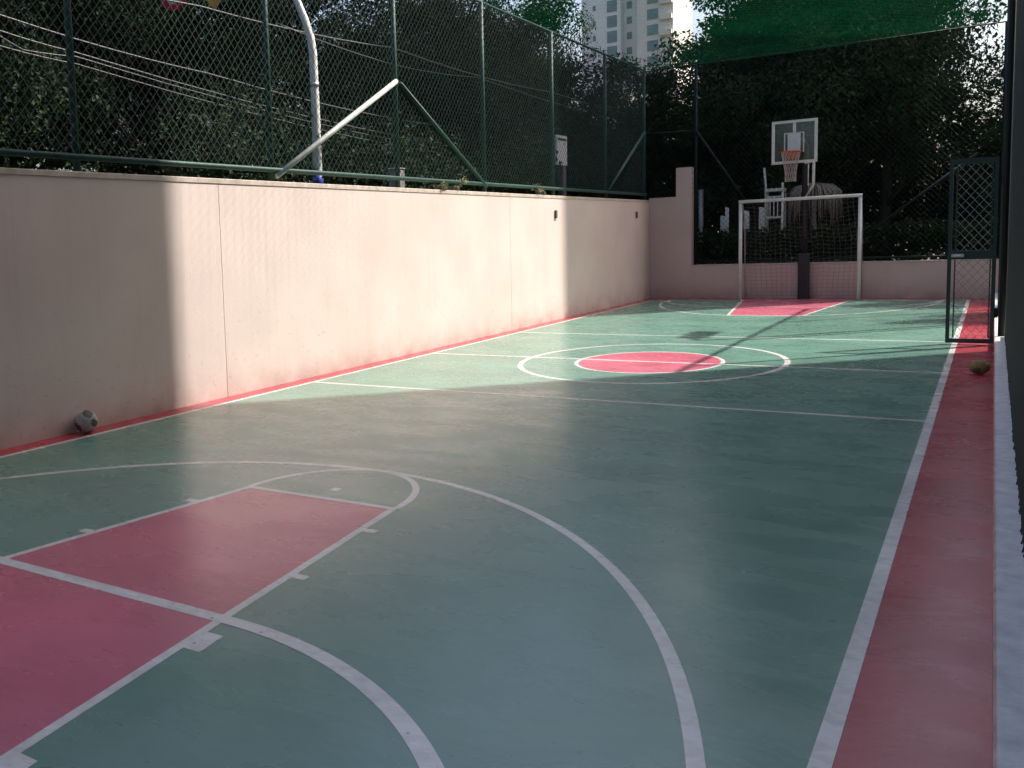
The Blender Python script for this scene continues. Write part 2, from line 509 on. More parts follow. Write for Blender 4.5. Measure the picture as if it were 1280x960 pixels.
for y in (3.60, 4.40):
    for f, sgn in ((kl, -1), (kr, 1)):
        ln.sheet([(f(y), y - .03), (f(y) + sgn * .10, y - .03), (f(y) + sgn * .10, y + .03), (f(y), y + .03)][::sgn], Z1 - .0001)
for y0, y1 in ((2.69, 2.86), (1.66, 1.80)):
    for f, sgn in ((kl, -1), (kr, 1)):
        ln.sheet([(f(y0), y0), (f(y0) + sgn * .11, y0), (f(y1) + sgn * .11, y1), (f(y1), y1)][::sgn], Z1 - .0001)
ln.sheet([(-3.45, 5.03), (-3.39, 5.03), (-3.39, 5.10), (-3.45, 5.10)], Z1)
tag(ln.build('key_lines', M['line_paint']), kind='structure')
ln = MB()
ln.strip([(fkl(19.06), 19.06), (fkl(23.2), 23.2)], 0.05, Z1)
ln.strip([(fkr(19.06), 19.06), (fkr(23.2), 23.2)], 0.05, Z1)
ln.strip([(fkl(19.06) - .02, 19.06), (fkr(19.06) + .02, 19.06)], 0.06, Z1 + .0003)
ln.strip([(x, y) for x, y in ell(-3.4, 23.2, 2.62, 4.3, 180, 360, 80)], 0.055, Z1 - .0001)
ln.strip(ell(-2.6, 23.0, 1.75, 1.9, 270, 360, 40)[::-1] + ell(-4.2, 23.0, 1.75, 1.9, 180, 270, 40)[::-1], 0.06, Z2)
tag(ln.build('far_end_lines', M['line_paint']), kind='structure')
# low kerb on the right that carries the fence
kb = MB()
kb.cur = 0
kb.box((0.045, -3, 0.001), (0.44, 24.2, 0.115))
kb.cur = 1
kb.box((0.036, -3, 0.0015), (0.0448, 23.66, 0.108))
tag(kb.build('kerb', [M['kerb'], M['kerb_side']]), kind='structure')

# ------------------------------------------------------------------ walls
lw = empty('side_wall', (XW, 10, 0), 'long cream rendered wall along the left side of the court under the fence', 'wall')
b = MB()
segs = [(-4, 7.806), (7.814, 15.466), (15.474, 23.98)]
for y0, y1 in segs:
    b.box((XW - 0.20, y0, -0.02), (XW, y1, 2.30))
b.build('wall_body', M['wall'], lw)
b = MB()
for y in (7.81, 15.47): b.box((XW - 0.18, y - .0035, 0), (XW - 0.006, y + .0035, 2.299))
b.build('joint_seal', M['dark_joint'], lw)
b = MB().bbox((XW - 0.21, -4, 2.302), (XW + 0.008, 23.98, 2.355), 0.006)
b.build('coping', M['coping'], lw)
for y in (17.57, 22.65):
    vb = MB().bbox((XW + .001, y - .045, 1.93), (XW + .03, y + .045, 2.08), 0.006).build('light_fitting', M['rust'], lw)
ew = empty('end_wall', (-3.4, YB, 0), 'low pinkish wall across the far end, stepping up to a pier at left', 'wall')
prof = [(XW + .002, 0), (0.5, 0), (0.5, .755), (-5.69, .755), (-5.69, 3.07), (-6.03, 3.07), (-6.03, 2.40), (XW + .002, 2.40)]
MB().prism_y(prof, YB, YB + 0.22).build('wall_body', M['end_wall'], ew)
b = MB().bbox((-5.685, YB - .01, .757), (.5, YB + .23, .785), .005)
b.build('coping', M['coping'], ew)

# ------------------------------------------------------------------ fences
ZT = 5.40
def brace(a, c, r, m, parent): return MB().tube([a, c], r, 10).build('brace', m, parent, True)
fl = empty('chain_link_fence', (XW - .1, 10, 2.36), 'tall green chain link fence standing on the long cream wall', 'fence')
XF = XW - 0.09
for y in (0.06, 3.0, 5.94, 8.88, 11.81, 14.66, 17.70, 20.77, 23.62):
    MB().tube([(XF, y, 2.355), (XF, y, ZT)], 0.034, 10).build('post', M['fence_green'], fl, True)
MB().tube([(XF, -3, ZT), (XF, 23.62, ZT)], 0.022, 10).build('top_rail', M['fence_green'], fl, True)
MB().tube([(XF + .045, -3, 2.49), (XF + .045, 23.6, 2.49)], 0.030, 10).build('bottom_rail', M['fence_green'], fl, True)
o = brace((XF + .05, 8.90, 2.42), (XF + .04, 11.77, 3.82), 0.036, M['brace_sunlit'], fl)
o['label'] = 'pale diagonal brace with sunlight put into its colour'
brace((XF + .05, 11.86, 3.80), (XF + .05, 14.62, 2.45), 0.032, M['fence_green'], fl)
brace((XF + .05, 20.77, 2.52), (XF + .05, 23.5, 3.95), 0.034, M['fence_green'], fl)
diag_net('x', XF + .038, -3, 23.6, 2.47, ZT, 0.105, 0.118, 0.0025).build('wire_mesh', M['wire'], fl)

fb = empty('chain_link_fence', (-3.3, YB + .15, .78), 'tall dark chain link fence on the far end wall behind the goal', 'fence')
YF = YB + .12
for x, z0 in ((-5.62, .785), (0.1, .785)):
    MB().tube([(x, YF, z0), (x, YF, ZT)], 0.034, 10).build('post', M['fence_shaded'], fb, True)
MB().tube([(XF, YF, ZT), (.15, YF, ZT)], 0.014, 8).build('top_rail', M['fence_shaded'], fb, True)
MB().tube([(-5.62, YF, .86), (.15, YF, .86)], 0.025, 10).build('bottom_rail', M['fence_shaded'], fb, True)
MB().tube([(XF, YF, 3.92), (-5.62, YF, 3.90)], 0.025, 10).build('middle_rail', M['fence_shaded'], fb, True)
brace((-5.6, YF - .04, 3.88), (-4.5, YF - .04, 2.15), 0.03, M['fence_shaded'], fb)
brace((-.3, YF - .04, 2.9), (-2.75, YF - .04, .9), 0.03, M['fence_shaded'], fb)
diag_net('y', YF - .045, -5.62, .12, .80, ZT, 0.105, 0.118, 0.0025).build('wire_mesh', M['wire_shaded'], fb)
diag_net('y', YF - .04, XF, -5.66, 2.42, ZT, 0.105, 0.118, 0.0025).build('wire_mesh', M['wire_shaded'], fb)

fr = empty('chain_link_fence', (.17, 10, .12), 'dark green chain link fence seen edge on along the right kerb', 'fence')
for y in (0.3, 3.2, 6.1, 9.05, 11.97):
    MB().tube([(.185, y, .116), (.185, y, ZT)], 0.032, 10).build('post', M['fence_shaded'], fr, True)
MB().tube([(.105, 14.92, .116), (.105, 14.92, ZT)], 0.038, 10).build('gate_post', M['fence_shaded'], fr, True)
MB().tube([(.105, 17.95, .116), (.105, 17.95, ZT)], 0.036, 10).build('post', M['fence_shaded'], fr, True)
MB().tube([(.16, 20.9, .116), (.16, 20.9, ZT)], 0.032, 10).build('post', M['fence_shaded'], fr, True)
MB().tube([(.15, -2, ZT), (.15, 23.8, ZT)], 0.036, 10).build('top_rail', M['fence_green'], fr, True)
MB().tube([(.175, -2, .22), (.175, 14.85, .22)], 0.02, 8).build('bottom_rail', M['fence_shaded'], fr, True)
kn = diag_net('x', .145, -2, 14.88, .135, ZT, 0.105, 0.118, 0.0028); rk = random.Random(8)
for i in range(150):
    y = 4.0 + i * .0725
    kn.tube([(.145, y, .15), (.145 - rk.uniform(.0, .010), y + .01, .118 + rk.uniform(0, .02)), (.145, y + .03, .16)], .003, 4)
kn.build('wire_mesh', M['wire_shaded'], fr)
diag_net('x', .148, 17.95, 23.7, .15, ZT, 0.105, 0.118, 0.0028).build('wire_mesh', M['wire_shaded'], fr)

# open gate leaf standing across the red strip
gt = empty('gate', (.05, 14.9, 0), 'open dark green metal gate leaf with wire panels across the red strip', 'gate')
GY = 14.9
f = MB()
for x0, x1 in ((-.472, -.430), (-.012, .03)):
    f.box((x0, GY - .02, .02), (x1, GY + .02, 2.36))
f.box((-.430, GY - .019, 2.29), (-.012, GY + .019, 2.358))
f.box((-.430, GY - .019, 1.09), (-.012, GY + .019, 1.20))
f.box((-.430, GY - .019, .021), (-.012, GY + .019, .075))
f.build('frame', M['gate_green'], gt)
f = MB()
f.box((-.40, GY - .013, .09), (-.385, GY + .013, 1.085)); f.box((-.40, GY - .013, 1.205), (-.385, GY + .013, 2.285))
f.box((-.036, GY - .013, .09), (-.022, GY + .013, 1.085)); f.box((-.036, GY - .013, 1.205), (-.022, GY + .013, 2.285))
f.build('stretcher_bar', M['gate_green'], gt)
diag_net('y', GY + .022, -.40, -.012, 1.19, 2.30, 0.095, 0.118, 0.0036).build('wire_panel', M['gate_wire'], gt)
diag_net('y', GY + .022, -.40, -.012, .07, 1.10, 0.095, 0.118, 0.0036).build('wire_panel', M['gate_wire'], gt)
f = MB(); f.box((-.43, GY - .05, 1.12), (-.30, GY - .0195, 1.16))
f.tube([(-.40, GY - .05, 1.14), (-.40, GY - .09, 1.14), (-.33, GY - .09, 1.14)], .008, 6)
f.build('latch', M['grey_metal'], gt)
for z in (.35, 2.0):
    MB().tube([(.045, GY, z), (.045, GY, z + .12)], .016, 8).build('hinge', M['fence_shaded'], gt)

# netting stretched over the whole court
nt_ = empty('overhead_net', (XC, 12, ZT + .05), 'green overhead safety net stretched across the top of the court', 'net')
rn = random.Random(3)
def net_z(x, y): return ZT + .03 - 0.10 * math.sin(math.pi * min(1, max(0, (x - XF) / (0.15 - XF)))) * (0.6 + 0.4 * math.sin(y * 1.07) ** 2)
mb = MB()
def strand(p, q, r):
    n = max(2, int((Vector(q) - Vector(p)).length / 1.2))
    pts = []
    for i in range(n + 1):
        t = i / n; x = p[0] + (q[0] - p[0]) * t; y = p[1] + (q[1] - p[1]) * t
        pts.append((x, y, net_z(x, y)))
    mb.tube(pts, r, 3, cap=False)
NP = 0.10
y0n, y1n = 4.0, YF
W_ = 0.15 - XF; H_ = y1n - y0n
for fam in (0, 1):
    i = 0
    s = XF - H_
    while s < 0.15:
        t0 = max(0, XF - s); t1 = min(H_, 0.15 - s)
        if t1 - t0 > .01:
            A = (s + t0, y0n + t0); B = (s + t1, y0n + t1)
            if fam: A = (XF + .15 - A[0], A[1]); B = (XF + .15 - B[0], B[1])
            strand(A, B, 0.0014)
        s += NP * math.sqrt(2)
mb.build('netting', M['roof_net'], nt_)
MB().tube([(XF, y0n, ZT + .04), (.15, y0n, ZT + .04)], .006, 6).build('edge_rope', M['roof_net'], nt_)

# ------------------------------------------------------------------ goal
gl = empty('futsal_goal', (-3.38, 23.09, 0), 'white framed small goal with a thin sagging net at the far end', 'goal')
GXL, GXR, GY0, GH = -4.513, -2.238, 23.09, 2.18
for x in (GXL, GXR): MB().tube([(x, GY0, 0.004), (x, GY0, GH - .035)], .036, 12).build('post', M['white_metal'], gl, True)
MB().tube([(GXL - .036, GY0, GH), (GXR + .036, GY0, GH)], .036, 12).build('crossbar', M['white_metal'], gl, True)
for x in (GXL, GXR):
    sf = MB()
    sf.tube([(x, GY0, GH), (x, GY0 + .22, GH - .03), (x, GY0 + .46, GH - .55), (x, GY0 + .52, .02)], .011, 6)
    sf.build('net_support', M['grey_metal'], gl, True)
n_ = MB()
nx, nz = 22, 24
def npt(i, j):
    u = i / nx; v = j / nz
    x = GXL + .02 + (GXR - GXL - .04) * u
    sag = 0.16 * (math.sin(math.pi * ((u * 3) % 1.0))) * (1 - v) ** 0.4 * (0.5 + 0.5 * math.sin(math.pi * u)) 
    z = GH - .03 - (GH - .10) * v - sag * (0.35 + v) * (1 - v)
    y = GY0 + .02 + .50 * min(1, v * 2.2) ** .7 + .03 * math.sin(u * 9)
    return (x + .02 * math.sin(v * 7 + u * 5), y, max(.03, z))
for i in range(nx + 1): n_.tube([npt(i, j) for j in range(nz + 1)], .0022, 3, cap=False)
for j in range(nz + 1): n_.tube([npt(i, j) for i in range(nx + 1)], .0022, 3, cap=False)
n_.build('net', M['net_white'], gl)

# ------------------------------------------------------------------ basketball stand
hp = empty('basketball_stand', (-3.32, 23.5, 0), 'basketball hoop on a black post behind the goal with a clear white edged backboard', 'basketball stand')
MB().bbox((-3.43, 23.46, .004), (-3.22, 23.66, 1.0), .02).build('post_padding', M['black_post'], hp)
MB().tube([(-3.32, 23.56, 1.0), (-3.32, 23.56, 3.3), (-3.36, 23.50, 3.42), (-3.42, 23.12, 3.44)], .06, 10).build('post', M['black_post'], hp, True)
BY = 23.05
bd = empty('backboard', (-3.46, BY, 3.38), None, None); bd.parent = hp
bd.matrix_parent_inverse = hp.matrix_world.inverted(); bpy.context.view_layer.update()
x0, x1, z0, z1 = -3.895, -3.03, 2.935, 3.845
MB().box((x0 + .05, BY - .004, z0 + .05), (x1 - .05, BY + .004, z1 - .05)).build('acrylic_pane', M['acrylic'], bd)
f = MB()
f.box((x0, BY - .02, z0), (x0 + .055, BY + .02, z1)); f.box((x1 - .055, BY - .02, z0), (x1, BY + .02, z1))
f.box((x0 + .055, BY - .02, z0), (x1 - .055, BY + .02, z0 + .055)); f.box((x0 + .055, BY - .02, z1 - .055), (x1 - .055, BY + .02, z1))
f.build('board_frame', M['white_metal'], bd)
f = MB(); f.box((-3.49, BY - .017, 3.565), (-3.435, BY + .017, z1 - .056)); f.build('centre_bar', M['white_metal'], bd)
f = MB(); f.box((-3.59, BY - .012, 3.18), (-3.345, BY - .005, 3.56)); f.build('target_panel', M['panel_white'], bd)
f = MB()
for a, c in (((-3.66, 3.16), (-3.635, 3.585)), ((-3.30, 3.16), (-3.275, 3.585)), ((-3.634, 3.562), (-3.301, 3.585))):
    f.box((a[0], BY - .011, a[1]), (c[0], BY - .0045, c[1]))
f.build('target_outline', M['line_paint'], bd)
rm = MB(); rm.tube([(-3.49 + .185 * math.cos(t), BY - .25 + .2 * math.sin(t), 3.17) for t in [2 * math.pi * k / 32 for k in range(33)]], .014, 8)
rm.build('rim', M['orange'], hp, True)
rm = MB(); rm.box((-3.60, BY - .035, 3.03), (-3.38, BY - .0205, 3.20)); rm.tube([(-3.57, BY - .02, 3.06), (-3.55, BY - .12, 3.16)], .012, 6); rm.tube([(-3.41, BY - .02, 3.06), (-3.43, BY - .12, 3.16)], .012, 6)
rm.build('rim_bracket', M['orange'], hp)
hn = MB()
for k in range(14):
    for sgn in (1, -1):
        pts = []
        for j in range(8):
            v = j / 7; rr = .18 * (1 - .42 * min(1, v * 1.5)) + .0
            t = 2 * math.pi * k / 14 + sgn * v * 1.1
            pts.append((-3.49 + rr * math.cos(t), BY - .25 + rr * math.sin(t), 3.16 - .62 * v))
        hn.tube(pts, .0045, 4)
hn.build('hoop_net', M['net_white2'], hp)
br = MB()
br.tube([(-3.10, BY + .05, 2.99), (-3.10, BY + .05, 2.45)], .028, 8); br.tube([(-3.27, BY + .05, 2.93), (-3.10, BY + .05, 2.96)], .03, 8)
br.tube([(-3.20, BY + .06, 2.93), (-3.20, BY + .06, 2.45)], .012, 6); br.tube([(-3.10, BY + .05, 2.45), (-3.32, 23.56, 2.2)], .022, 8)
br.build('board_support', M['white_metal'], hp, True)

# ------------------------------------------------------------------ balls
def ball(name, loc, r, sq, mats, label, seed):
    import bmesh
    bm = bmesh.new()
    bmesh.ops.create_icosphere(bm, subdivisions=4, radius=r)
    rr = random.Random(seed)
    ax = [Vector((rr.gauss(0, 1), rr.gauss(0, 1), rr.gauss(0, 1))).normalized() for _ in range(7)]
    ax[0], ax[3], ax[5] = (Vector(q).normalized() for q in ((.55, -.2, .8), (.95, .25, -.1), (-.2, -.9, -.45)))
    for v in bm.verts:
        n = v.co.normalized()
        d = sorted((n - a).length for a in ax)
        v.co *= 1 - 0.02 * max(0, 1 - (d[1] - d[0]) / .06)      # stitched seams
        v.co.z *= sq
    for f in bm.faces:
        f.smooth = True
        n = f.calc_center_median().normalized()
        k = min(range(7), key=lambda i: (n - ax[i]).length)
        f.material_index = 1 if (k in (0, 3, 5) and (n - ax[k]).length < .5) else 0
    me = bpy.data.meshes.new(name); bm.to_mesh(me); bm.free()
    for m in mats: me.materials.append(m)
    o = bpy.data.objects.new(name, me); COL.objects.link(o); o.location = (loc[0], loc[1], loc[2] + r * sq)
    return tag(o, label, 'ball')
ball('football', (-6.53, 5.68, .001), .105, 1.0, [M['ball_white'], M['ball_dark']], 'scuffed white and dark football at the foot of the cream wall', 8)
ball('football', (-.085, 12.05, .001), .09, .85, [M['ball_tan'], M['ball_dark']], 'soft tan football resting on the red strip by the kerb', 4)

# ------------------------------------------------------------------ vegetation
def leaves(n, centres, spread, size, seed, flat=0.9, droop=0.25):
    """n leaf blades spread over clump centres; numpy arrays"""
    r = np.random.RandomState(seed)
    C = np.asarray(centres, float)
    idx = r.randint(0, len(C), n)
    d = r.normal(size=(n, 3)); d /= np.linalg.norm(d, axis=1)[:, None]
    rad_ = (r.rand(n) ** 0.45)[:, None] * (np.asarray(spread)[idx][:, None] if np.ndim(spread) else spread)
    P = C[idx] + d * rad_ * np.array([1, 1, .72])
    ax = r.normal(size=(n, 3)); ax[:, 2] -= droop; ax += d * .6
    ax /= np.linalg.norm(ax, axis=1)[:, None]
    up = r.normal(size=(n, 3)) * .7 + np.array([0, 0, 1.0])
    sd = np.cross(ax, up); sd /= np.linalg.norm(sd, axis=1)[:, None] + 1e-9
    nm = np.cross(sd, ax)
    L_ = (size * (0.6 + .8 * r.rand(n)))[:, None]; w = L_ * .27
    v = np.empty((n, 4, 3))
    v[:, 0] = P; v[:, 1] = P + ax * L_ * .5 + sd * w + nm * L_ * .08; v[:, 2] = P + ax * L_ - nm * L_ * .08; v[:, 3] = P + ax * L_ * .5 - sd * w + nm * L_ * .08
    return v.reshape(-1, 3)

def leaf_object(name, V, material, parent):
    n = len(V) // 4
    me = bpy.data.meshes.new(name)
    me.vertices.add(n * 4); me.vertices.foreach_set('co', V.ravel())
    me.loops.add(n * 4); me.loops.foreach_set('vertex_index', np.arange(n * 4, dtype=np.int32))
    me.polygons.add(n); me.polygons.foreach_set('loop_start', np.arange(0, n * 4, 4, dtype=np.int32))
    try: me.polygons.foreach_set('loop_total', np.full(n, 4, dtype=np.int32))
    except Exception: pass
    me.update(calc_edges=True)
    me.materials.append(material)
    o = bpy.data.objects.new(name, me); COL.objects.link(o)
    if parent: o.parent = parent
    return o

def make_tree(name, label, group, height, base, rx, nclump, nleaf, size, material, seed, clump=(.5, 1.0), trunk_r=.16, lean=.5):
    """trunk with limbs reaching to leaf clumps, built at the origin"""
    rr = random.Random(seed)
    t = empty(name, (0, 0, 0), label, 'tree', group)
    tr = MB()
    lx, ly = rr.uniform(-lean, lean), rr.uniform(-lean, lean)
    top = height * .82
    def spine(z): q = z / top; return Vector((lx * q * q + .12 * math.sin(q * 5 + seed), ly * q * q + .1 * math.cos(q * 4 + seed), z))
    n = 10
    tr.tube([spine(top * i / n) for i in range(n + 1)], [trunk_r * (1.35 if i == 0 else 1) * (1 - .82 * i / n) + .012 for i in range(n + 1)], 8)
    cen = []; spr = []
    H2 = (height - base) / 2; cz = base + H2
    while len(cen) < nclump:
        d = Vector((rr.gauss(0, 1), rr.gauss(0, 1), rr.gauss(0, 1))).normalized()
        q = rr.random() ** .4
        c = Vector((d.x * rx * q, d.y * rx * q, cz + d.z * H2 * q))
        s = rr.uniform(*clump)
        c.x += spine(min(top, c.z)).x * .7; c.y += spine(min(top, c.z)).y * .7
        cen.append(c); spr.append(s)
        if len(cen) % 2 == 0:
            zb = max(base * .6, min(top * .95, c.z - math.hypot(c.x, c.y) * rr.uniform(.35, .8)))
            a = spine(zb); m1 = a.lerp(c, .5) + Vector((rr.uniform(-.2, .2), rr.uniform(-.2, .2), rr.uniform(.0, .3)))
            k = (1 - .75 * zb / top) * trunk_r * .5
            tr.tube([a, m1, c], [k + .01, k * .6 + .008, .008], 5)
    tr.build('trunk', M['bark'], t, True)
    leaf_object('crown', leaves(nleaf, cen, np.array(spr), size, seed), material, t)
    return t

def place(proto, first, loc, rz, sc, label):
    o = proto if first else copy_tree(proto)
    o.location = loc; o.rotation_euler = (0, 0, rz); o.scale = (sc[0], sc[0], sc[1]) if isinstance(sc, tuple) else (sc,) * 3
    o['label'] = label
    return o

pA = make_tree('street_tree', 'x', 'trees along the street beyond the left wall', 9.5, 3.0, 3.4, 80, 44000, .105, M['leaf_a'], 11, (.5, 1.05), .20)
pB = make_tree('street_tree', 'x', 'trees along the street beyond the left wall', 10.5, 2.4, 3.0, 90, 44000, .10, M['leaf_b'], 23, (.45, 1.0), .17)
G1 = 'dark street tree beyond the left fence, '
left = [
 (pA, (-14.2, 5.0, 0), .3, (1.0, 1.0), G1 + 'nearest at the left edge with an arching limb'),
 (pB, (-14.0, 10.0, 0), 1.9, (1.0, 1.0), G1 + 'behind the hanging road signs'),
 (pA, (-13.8, 14.8, 0), 3.3, (1.0, 1.05), G1 + 'behind the curved white mast'),
 (pB, (-13.4, 19.4, 0), 4.1, (1.0, 1.0), G1 + 'behind the apex of the diagonal braces'),
 (pA, (-11.9, 24.8, 0), 5.2, (.95, 1.0), G1 + 'just left of the white notice board'),
 (pB, (-12.2, 31.0, 0), .7, (.72, .70), G1 + 'thin one just right of the white notice board'),
 (pB, (-19.5, 8.0, 0), 2.5, (1.2, 1.1), G1 + 'second row, at the far left'),
 (pA, (-19.0, 14.5, 0), .9, (1.2, 1.15), G1 + 'second row, behind the lit wires'),
 (pB, (-19.2, 21.5, 0), 3.0, (1.25, 1.15), G1 + 'second row, left of the brace apex'),
 (pA, (-18.6, 28.0, 0), 2.2, (1.25, 1.2), G1 + 'second row, right of the brace apex'),
 (pB, (-18.5, 35.5, 0), 5.0, (1.25, 1.2), G1 + 'tall one below the green net at upper centre'),
 (pA, (-25.5, 16.0, 0), 1.2, (1.4, 1.2), G1 + 'last row, far left'),
 (pB, (-26.0, 27.0, 0), 4.4, (1.4, 1.2), G1 + 'last row, centre left'),
 (pA, (-16.4, 40.0, 0), 2.9, (.85, 1.3), G1 + 'tallest one, left of the pale tower'),
 (pB, (-17.5, 42.0, 0), 1.4, (.9, 1.1), G1 + 'rounded, left of the tallest one'),
 (pB, (-14.6, 30.5, 0), 3.6, (.9, .95), G1 + 'full one behind the notice board'),
 (pA, (-25.0, 40.0, 0), .2, (1.4, 1.2), G1 + 'last row, furthest down the street'),
]
used = set()
for p_, loc, rz, sc, lab in left:
    place(p_, p_.name not in used and p_ not in used, loc, rz, sc, lab); used.add(p_)

pC = make_tree('garden_tree', 'x', 'trees in the garden behind the far end fence', 8.2, 1.6, 2.2, 90, 30000, .11, M['leaf_g'], 37, (.4, .85), .13, .3)
pD = make_tree('garden_tree', 'x', 'trees in the garden behind the far end fence', 8.8, 2.0, 2.5, 90, 30000, .12, M['leaf_g'], 41, (.4, .95), .15, .4)
G2 = 'dark garden tree behind the end fence, '
pE = make_tree('garden_tree', 'x', 'trees in the garden behind the far end fence', 21, 2.2, 2.5, 200, 70000, .13, M['leaf_g'], 53, (.5, 1.0), .22, .5)
back = [
 (pC, (-7.6, 26.6, 0), 0, (.70, .74), G2 + 'left of the tall pier'),
 (pD, (-5.4, 27.0, 0), 1.1, (.85, .92), G2 + 'right above the tall pier'),
 (pC, (-3.8, 26.9, 0), 2.4, (.9, 1.05), G2 + 'directly behind the backboard'),
 (pD, (-2.2, 27.8, 0), 4.0, (.85, 1.05), G2 + 'right of the backboard'),
 (pC, (0.7, 27.4, 0), 5.1, (.8, .62), G2 + 'beside the top of the open gate'),
 (pD, (-9.6, 32.0, 0), 3.6, (1.0, .80), G2 + 'second row, below the pale tower'),
 (pE, (-4.6, 32.8, 0), 1.7, (1.0, 1.0), G2 + 'second row, up and left of the backboard'),
 (pE, (-3.7, 35.8, 0), .4, (1.0, .95), G2 + 'second row, up and right of the backboard'),
 (pC, (-14.5, 44.0, 0), 2.0, (1.3, .95), G2 + 'third row, left of the pale tower'),
 (pE, (-6.9, 40.5, 0), 5.5, (1.1, 1.15), G2 + 'third row, right of the pale tower'),
 (pC, (-3.7, 30.4, 0), .8, (1.05, .95), G2 + 'between the first and second rows, behind the parasol'),
 (pD, (-5.6, 30.0, 0), 2.8, (.9, .85), G2 + 'between the first and second rows, above the pier'),
 (pC, (-9.5, 46.0, 0), 1.8, (1.7, .95), G2 + 'fourth row, left'),
 (pD, (-6.5, 48.0, 0), 3.0, (2.0, 1.0), G2 + 'fourth row, middle'),
 (pC, (8.0, 50.0, 0), 4.6, (2.0, .85), G2 + 'fourth row, right'),
 (pC, (-1.75, 31.0, 0), 3.9, (.5, 1.35), G2 + 'slim one reaching up beside the bright sky gap'),
 (pC, (.2, 30.6, 0), 1.3, (.75, .52), G2 + 'low one below the bright sky gap'),
 (pE, (4.2, 34.0, 0), 1.0, (1.0, 1.0), G2 + 'tall, added out of view against sky sheen on the red strip'),  # unseen tree added to keep sky reflection off the red strip
 (pD, (2.3, 25.6, 0), 2.2, (.55, .85), G2 + 'small, outside the far right corner'),
 (pC, (2.1, 21.0, 0), 2.2, (.5, .66), G2 + 'small, added out of view to shade the strip by the gate'),  # unseen tree put in to cast shade on the red strip
 (pE, (6.0, 42.0, 0), 3.1, (1.3, 1.1), G2 + 'third row, at the far right'),
]
used = set()
for p_, loc, rz, sc, lab in back:
    place(p_, p_ not in used, loc, rz, sc, lab); used.add(p_)

# clipped hedge behind the end wall
rs = np.random.RandomState(9)
hc = [(x, 24.75 + rs.uniform(-.25, .25), z) for x in np.arange(-6.2, 2.4, .22) for z in (.35, .75, 1.1, 1.38)]
hd = empty('hedge', (-2, 24.75, 0), 'dark clipped hedge right behind the far end fence', 'hedge')
Vh = leaves(26000, hc, .36, .10, 77); Vh[:, 2] = np.minimum(Vh[:, 2], 1.68 + .1 * np.sin(Vh[:, 0] * 3))
leaf_object('foliage', Vh - np.array([-2, 24.75, 0]), M['leaf_h'], hd)
st = MB()
for x in np.arange(-6, 2.3, .5): st.tube([(x, 24.75, 0), (x + rs.uniform(-.1, .1), 24.75, 1.2)], .02, 5)
st.build('stems', M['bark'], hd)
# undergrowth beyond the street and the garden
def shrub(name, label, loc, rx, h, n, size, m, seed, group=None):
    rr = random.Random(seed)
    t = empty(name, loc, label, 'shrub', group)
    cen = [(rr.uniform(-rx, rx), rr.uniform(-rx * .6, rx * .6), rr.uniform(.2, 1) * h) for _ in range(34)]
    leaf_object('foliage', leaves(n, cen, h * .3, size, seed), m, t)
    s = MB()
    for c in cen[:10]: s.tube([(loc[0] + c[0] * .2, loc[1] + c[1] * .2, loc[2]), (loc[0] + c[0] * .7, loc[1] + c[1] * .7, loc[2] + c[2] * .6), (loc[0] + c[0], loc[1] + c[1], loc[2] + c[2])], [.03, .018, .006], 5)
    s.build('stems', M['bark'], t)
    return t
shrub('street_shrub', 'light green shrub lit behind the fence at the far left', (-14.2, 9.6, 0), 1.3, 4.2, 8000, .09, M['leaf_c'], 5)
shrub('street_shrub', 'green bush beside the foot of the curved white mast', (-9.3, 11.6, 0), .8, 3.7, 7000, .09, M['leaf_b'], 6)
shrub('street_shrub', 'yellow green shrub right of the white notice board', (-9.6, 26.5, 0), .8, 4.4, 7000, .10, M['leaf_c'], 7)
shrub('street_shrub', 'dark bush under the left leg of the brace apex', (-9.4, 15.6, 0), 1.3, 3.6, 9000, .095, M['leaf_b'], 8)
shrub('street_shrub', 'dark bush behind the foot of the green brace', (-9.3, 19.6, 0), 1.3, 3.6, 9000, .095, M['leaf_a'], 12)
for i, (x, y) in enumerate(((-5.6, 29.5), (-2.2, 29.8), (1.0, 30.0))):
    shrub('garden_shrub', ('broad dark shrub behind the left goal post', 'broad dark shrub behind the right goal post', 'broad dark shrub behind the open gate')[i], (x, y, 0), 1.7, 3.4, 7000, .18, M['leaf_h'], 60 + i, 'shrubs under the garden trees')
# pale weeds along the wall top
for i, (y, s_) in enumerate(((13.58, .17), (16.84, .20), (13.0, .09))):
    t = empty('weed', (XW - .03, y, 2.355), ('pale dry weed on the wall top left of the green brace foot', 'pale dry weed on the wall top before the notice board', 'tiny dry weed on the wall top, leftmost of the weeds')[i], 'weed', 'weeds on the wall top')
    cen = [(random.Random(i * 9 + k).uniform(-.04, .04), random.Random(i * 7 + k).uniform(-1, 1) * s_ * .8, random.Random(i * 5 + k).uniform(.1, 1) * s_) for k in range(9)]
    leaf_object('foliage', leaves(150, cen, s_ * .35, .05, 90 + i), M['weed'], t)

